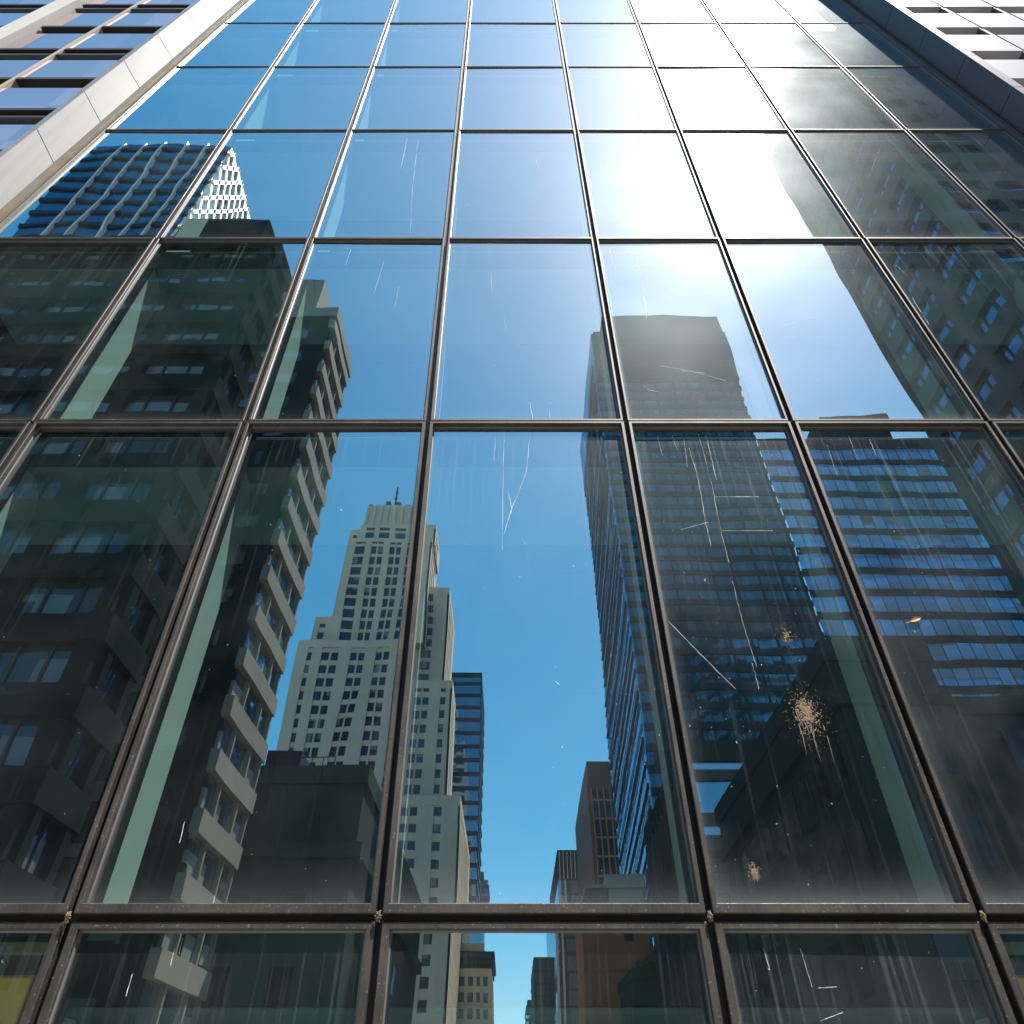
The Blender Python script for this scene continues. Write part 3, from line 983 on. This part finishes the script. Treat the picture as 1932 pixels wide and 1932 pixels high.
# E F G: towers beyond
gE = city_glass('deep blue glass', 2.0, 4.6, (.012, .035, .055), (.32, .58, .78), .42, .1, (.08, .13, .16), .002)
r_ = bld('deep blue banded glass tower mirrored just right of the pale stepped tower', -40, -10.2, 230)
core(r_, -40, -10.2, 230, 262, 0, 128.0, gE)
bands(r_, -40, -10.2, 230, 262, floors(0, 128, 4.6, 1.2), .3, dkmetal)
core(r_, -40.2, -9.9, 229.7, 262.2, 127.4, 129.2, dkmetal, 'parapet')
gF = city_glass('pale banded glass', 2.0, 4.2, (.03, .06, .08), (.5, .7, .8), .45, .3, (.3, .34, .34), .002)
r_ = bld('slim pale banded tower mirrored in the gap beside the deep blue tower', -24, -8.5, 300)
core(r_, -24, -8.5, 300, 318, 0, 79, gF)
bands(r_, -24, -8.5, 300, 318, floors(0, 78, 4.2, 1.6), .3, greycon)
core(r_, -20, -10.5, 302, 315, 79, 82.5, greycon, 'penthouse')
r_ = bld('old corner tower with dark overhanging cornice, mirrored low beside the sky gap', -14, -3.9, 200)
core(r_, -14, -3.9, 200, 222, 0, 31.5, gD, 'glazing')
bands(r_, -14, -3.9, 200, 222, floors(0, 31.5, 3.1, 1.2), .12, stone2)
front_piers(r_, [-12.8, -9.4, -7.4, -5.9, -4.15], .75, 200, 0, 31.5, .3, stone2)
side_piers(r_, -3.9, 1, [200.6, 204, 208, 212, 216, 221], 1.0, 0, 31.5, .3, stone2)
core(r_, -14.4, -3.6, 199.7, 222.4, 31.5, 32.6, stone2, 'frieze')
mb = MB()
for (e, za, zb) in ((.5, 32.6, 33.4), (.9, 33.4, 34.6), (1.3, 34.6, 36.0)):
    mb.box(-14 - e, -4.2 + e, ry(222 + e), ry(200 - e), za, zb)
mb.build('cornice', dkmetal, r_)
core(r_, -13, -5.4, 202, 219, 36, 38.2, stone2, 'attic')
core(r_, -12, -5.6, 203, 217, 38.2, 48.5, gF, 'rooftop_house')

# H: tall dark banded tower with blue side
HX, HY = 22.3, 114.0
r_ = bld('tall dark banded tower with blue louvred side, mirrored right of the sky gap', HX, 57.5, HY)
core(r_, HX, 57.2, HY, 157, 0, 168, gH)
core(r_, HX - .25, HX + .1, HY + .2, 156.8, 0, 154, gHs, 'side_glazing')
hmetal = solid('teal black panel', (.020, .034, .038), .4, .2)
bands(r_, HX + .15, 57.2, HY, 156.9, floors(0, 150, 3.6, 1.3), .2, hmetal)
hcrown = solid('weathered teal cladding', (.045, .068, .068), .8, var=.3, scale=.12, streak=.3, spec=0.0)
core(r_, HX + .6, 57.3, HY - .25, 156, 149, 168.5, hcrown, 'plant_floors')
core(r_, HX + 3.4, 57.0, HY - .2, 156, 168.5, 176.5, hcrown, 'crown')
front_piers(r_, frange(HX + 5, 56.9, 8), .3, HY, 0, 149, .26, hmetal)
for k in range(60):
    z = 2 + k * 2.5
    mb = MB()
    mb.bar((HX - .38, ry(HY + .4), z + 9 + .8 * math.sin(k * 1.7)), (HX - .38, ry(156.5), z), .20 + .1 * math.sin(k * 2.3), up=Vector((1, 0, 0)))
    mb.build('louvre', dkmetal, r_)

# I: blue ribbon tower in front of it on the right
IX, IY = 39.9, 79.0
r_ = bld('blue ribbon window slab with dark bands, mirrored at right between two dark towers', IX, 76, IY)


def splay(z0, z1, p, mat, name):
    mb = MB()
    x0, x1, Y0, Y1 = IX - p, 76 + p, IY - p, 92 + p
    xb = x0 + 7.2
    mb.hexa([(xb, ry(Y1), z0), (x1, ry(Y1), z0), (x1, ry(Y1), z1), (xb, ry(Y1), z1), (x0, ry(Y0), z0), (x1, ry(Y0), z0), (x1, ry(Y0), z1), (x0, ry(Y0), z1)])
    mb.build(name, mat, r_)


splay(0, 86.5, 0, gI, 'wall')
for a, b in floors(0, 86.5, 3.587, 1.05, 3.1):
    splay(a, b, .18, dkmetal, 'spandrel')
splay(86.2, 87.9, .15, greycon, 'parapet')
core(r_, 51.9, 63.0, 79.3, 90, 87.9, 94.1, greycon, 'penthouse')

# J: big dark tower close at the right
JX = 41.6
r_ = bld('big dark stone tower with blue ribbon windows, mirrored large at upper right', JX, 96, 31.9)
jst = solid('dusty grey stone', (.085, .105, .11), .85, var=.3, scale=.2, streak=.3, spec=0.0)
core(r_, JX + .45, 95, 32.3, 47.5, 0, 124, gJ)
bands(r_, JX + .45, 95, 32.3, 47.5, floors(0, 121.5, 4.4, 2.2), .45, jst)
core(r_, JX - .05, 95.6, 31.8, 48.1, 118.5, 124.9, jst, 'parapet')
side_piers(r_, JX + .45, -1, [32.6, 37.5, 42.4, 47.4], 1.1, 0, 119, .47, jst)
side_piers(r_, JX + .45, -1, [34.2, 35.9, 39.1, 40.8, 44, 45.7], .18, 0, 119, .12, dkmetal, 'window_bar')
front_piers(r_, [JX + .8 + 5.3 * k for k in range(11)], 1.1, 32.3, 0, 119, .47, jst)

# K: low dark corner building in front
r_ = bld('low sooty stone building with stepped roof, mirrored dark at lower right', 15.25, 25.4, 31)
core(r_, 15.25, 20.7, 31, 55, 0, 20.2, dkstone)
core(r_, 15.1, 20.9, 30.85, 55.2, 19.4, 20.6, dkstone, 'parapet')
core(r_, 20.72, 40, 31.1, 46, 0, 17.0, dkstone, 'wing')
core(r_, 20.92, 40.2, 30.9, 46.2, 16.6, 17.5, dkstone, 'wing_parapet')
core(r_, 24.5, 27.5, 32, 34, 17.5, 18.4, greycon, 'roof_plant')
for zz in (2.4, 6.2, 10.0, 13.8):
    for xx in (17.0, 19.2, 23.2, 26.0, 28.8):
        mb = MB(); mb.box(xx - .62, xx + .62, ry(31.0) if xx < 20.7 else ry(31.1), ry(30.93), zz, zz + 2.0); mb.build('window', gK, r_)
    for k in range(9):
        YY = 33.2 + 2.4 * k
        mb = MB(); mb.box(15.19, 15.26, ry(YY + .8), ry(YY - .8), zz, zz + 2.4); mb.build('window', gK, r_)
core(r_, 14.9, 20.9, 30.75, 55.3, 17.0, 17.6, dkstone, 'cornice')

# N: red brick building with cream roof houses and a roof garden
r_ = bld('red brick building under cream roof houses, mirrored low at right of the sky gap', 9.4, 17.2, 100)
core(r_, 9.4, 17.2, 100, 112, 0, 24.2, brick)
core(r_, 9.3, 17.3, 99.85, 112, 17.0, 17.5, brick, 'string_course')
core(r_, 12.5, 16.9, 100.5, 110, 24.2, 26.4, cream, 'roof_house')
core(r_, 12.2, 17.2, 100.2, 110.4, 26.4, 28.0, cream, 'roof_house_cornice')
core(r_, 9.6, 12.0, 101, 109, 24.2, 26.6, greycon, 'roof_house')
core(r_, 9.4, 12.2, 100.8, 109.3, 26.6, 27.0, cream, 'roof_house_cornice')
for zz in (5, 9.5, 13.5, 20):
    mb = MB(); mb.box(14.3, 15.3, ry(100.0), ry(99.95), zz, zz + 1.8); mb.build('window', gD, r_)

# shrub on the terrace next to it
sh = empty('shrub', (16.4, ry(98.2), 15.6), 'green shrub on a roof terrace in front of the red brick wall', 'shrub')
mb = MB()
rs = random.Random(4)
for k in range(420):
    u_ = Vector((rs.gauss(0, 1), rs.gauss(0, 1), rs.gauss(0, 1))).normalized() * rs.uniform(.3, 1) ** .5
    c0 = Vector((16.4, ry(98.2), 17.2)) + Vector((u_.x * 1.5, u_.y * 1.2, u_.z * 1.1 + .3 * math.sin(3 * u_.x)))
    a = Vector((rs.gauss(0, 1), rs.gauss(0, 1), rs.gauss(0, 1))).normalized() * .22
    b = a.cross(Vector((rs.gauss(0, 1), rs.gauss(0, 1), 1))).normalized() * .12
    mb.quad(tuple(c0 - a), tuple(c0 + b), tuple(c0 + a), tuple(c0 - b))
mb.build('foliage', solid('shrub leaves', (.09, .14, .04), .7, var=.5, scale=2), sh)
mb = MB()
for k in range(5):
    mb.bar((16.4, ry(98.2), 15.6), (16.4 + rs.uniform(-.8, .8), ry(98.2) + rs.uniform(-.6, .6), 17.4), .07)
mb.build('stem', solid('bark', (.12, .09, .06), .9), sh)
r_ = bld('low dark shed fronted annex below the terrace shrub', 13.4, 21, 90)
core(r_, 13.4, 21, 90, 99.4, 0, 14.6, dkstone)
core(r_, 13.2, 21, 89.8, 99.6, 14.6, 15.6, dkstone, 'parapet')
for zz in (3, 7, 11):
    for k in range(3):
        mb = MB(); mb.box(13.33, 13.41, ry(93 + 2.4 * k), ry(91.5 + 2.4 * k), zz, zz + 2); mb.build('window', gD, r_)
# L: greenish gridded block on the right street side
r_ = bld('greenish gridded side street block mirrored at lower right behind the sooty building', 14.6, 24, 58)
core(r_, 14.6, 24, 58, 80, 0, 26, gB)
bands(r_, 14.6, 24, 58, 80, floors(0, 26, 3.4, .9), .2, greycon)
side_piers(r_, 14.6, -1, frange(58.2, 79.8, 12), .35, 0, 26, .35, greycon)
core(r_, 14.3, 24.2, 57.8, 80.2, 25.4, 27.2, dkstone, 'parapet')

# O: brown granite tower with copper grid
r_ = bld('brown granite tower with a copper coloured window grid, mirrored right of the sky gap', 19.2, 40, 180)
core(r_, 19.5, 40, 180, 232, 0, 76.2, brown)
core(r_, 19.9, 39.6, 179.8, 181, 0, 69, gO, 'glazing')
bands(r_, 20.1, 39.4, 179.8, 180.6, floors(0, 69, 4.4, .4), .12, copper)
front_piers(r_, frange(20.0, 39.5, 14), .3, 179.8, 0, 69, .16, copper)
core(r_, 19.2, 26, 181, 226, 0, 70.5, brown, 'side_block')

# P Q R: far towers of the right street side
gP = city_glass('teal glass', 2.2, 4.4, (.02, .05, .06), (.42, .66, .76), .45, .15, (.15, .2, .2), .002)
r_ = bld('teal glass tower with a pale ribbed top, mirrored right beside the sky gap', 14.4, 30, 250)
core(r_, 14.4, 30, 250, 310, 0, 66, gP)
bands(r_, 14.7, 30, 250, 309, floors(0, 65, 4.4, .7), .25, greycon)
core(r_, 14.3, 30.1, 249.8, 310, 66, 75, greycon, 'crown')
front_piers(r_, [14.9, 16.6], .7, 250, 0, 66, .5, stone2)
front_piers(r_, frange(15, 29, 12), .3, 249.8, 66.3, 74.4, .3, stone2, 'crown_rib')
r_ = bld('plain dark slab mirrored at the foot of the teal glass tower', 9.8, 22, 330)
core(r_, 9.8, 22, 330, 380, 0, 57, greycon)
bands(r_, 9.8, 22, 330, 380, floors(0, 56, 4, .5), .2, dkmetal)
r_ = bld('smallest far building at the bottom of the mirrored sky gap', 7.9, 20, 400)
core(r_, 7.9, 20, 400, 430, 0, 50, gF)
bands(r_, 7.9, 20, 400, 430, floors(0, 50, 4, 1), .2, greycon)
core(r_, 8.6, 14, 404, 426, 50, 52.5, greycon, 'penthouse')
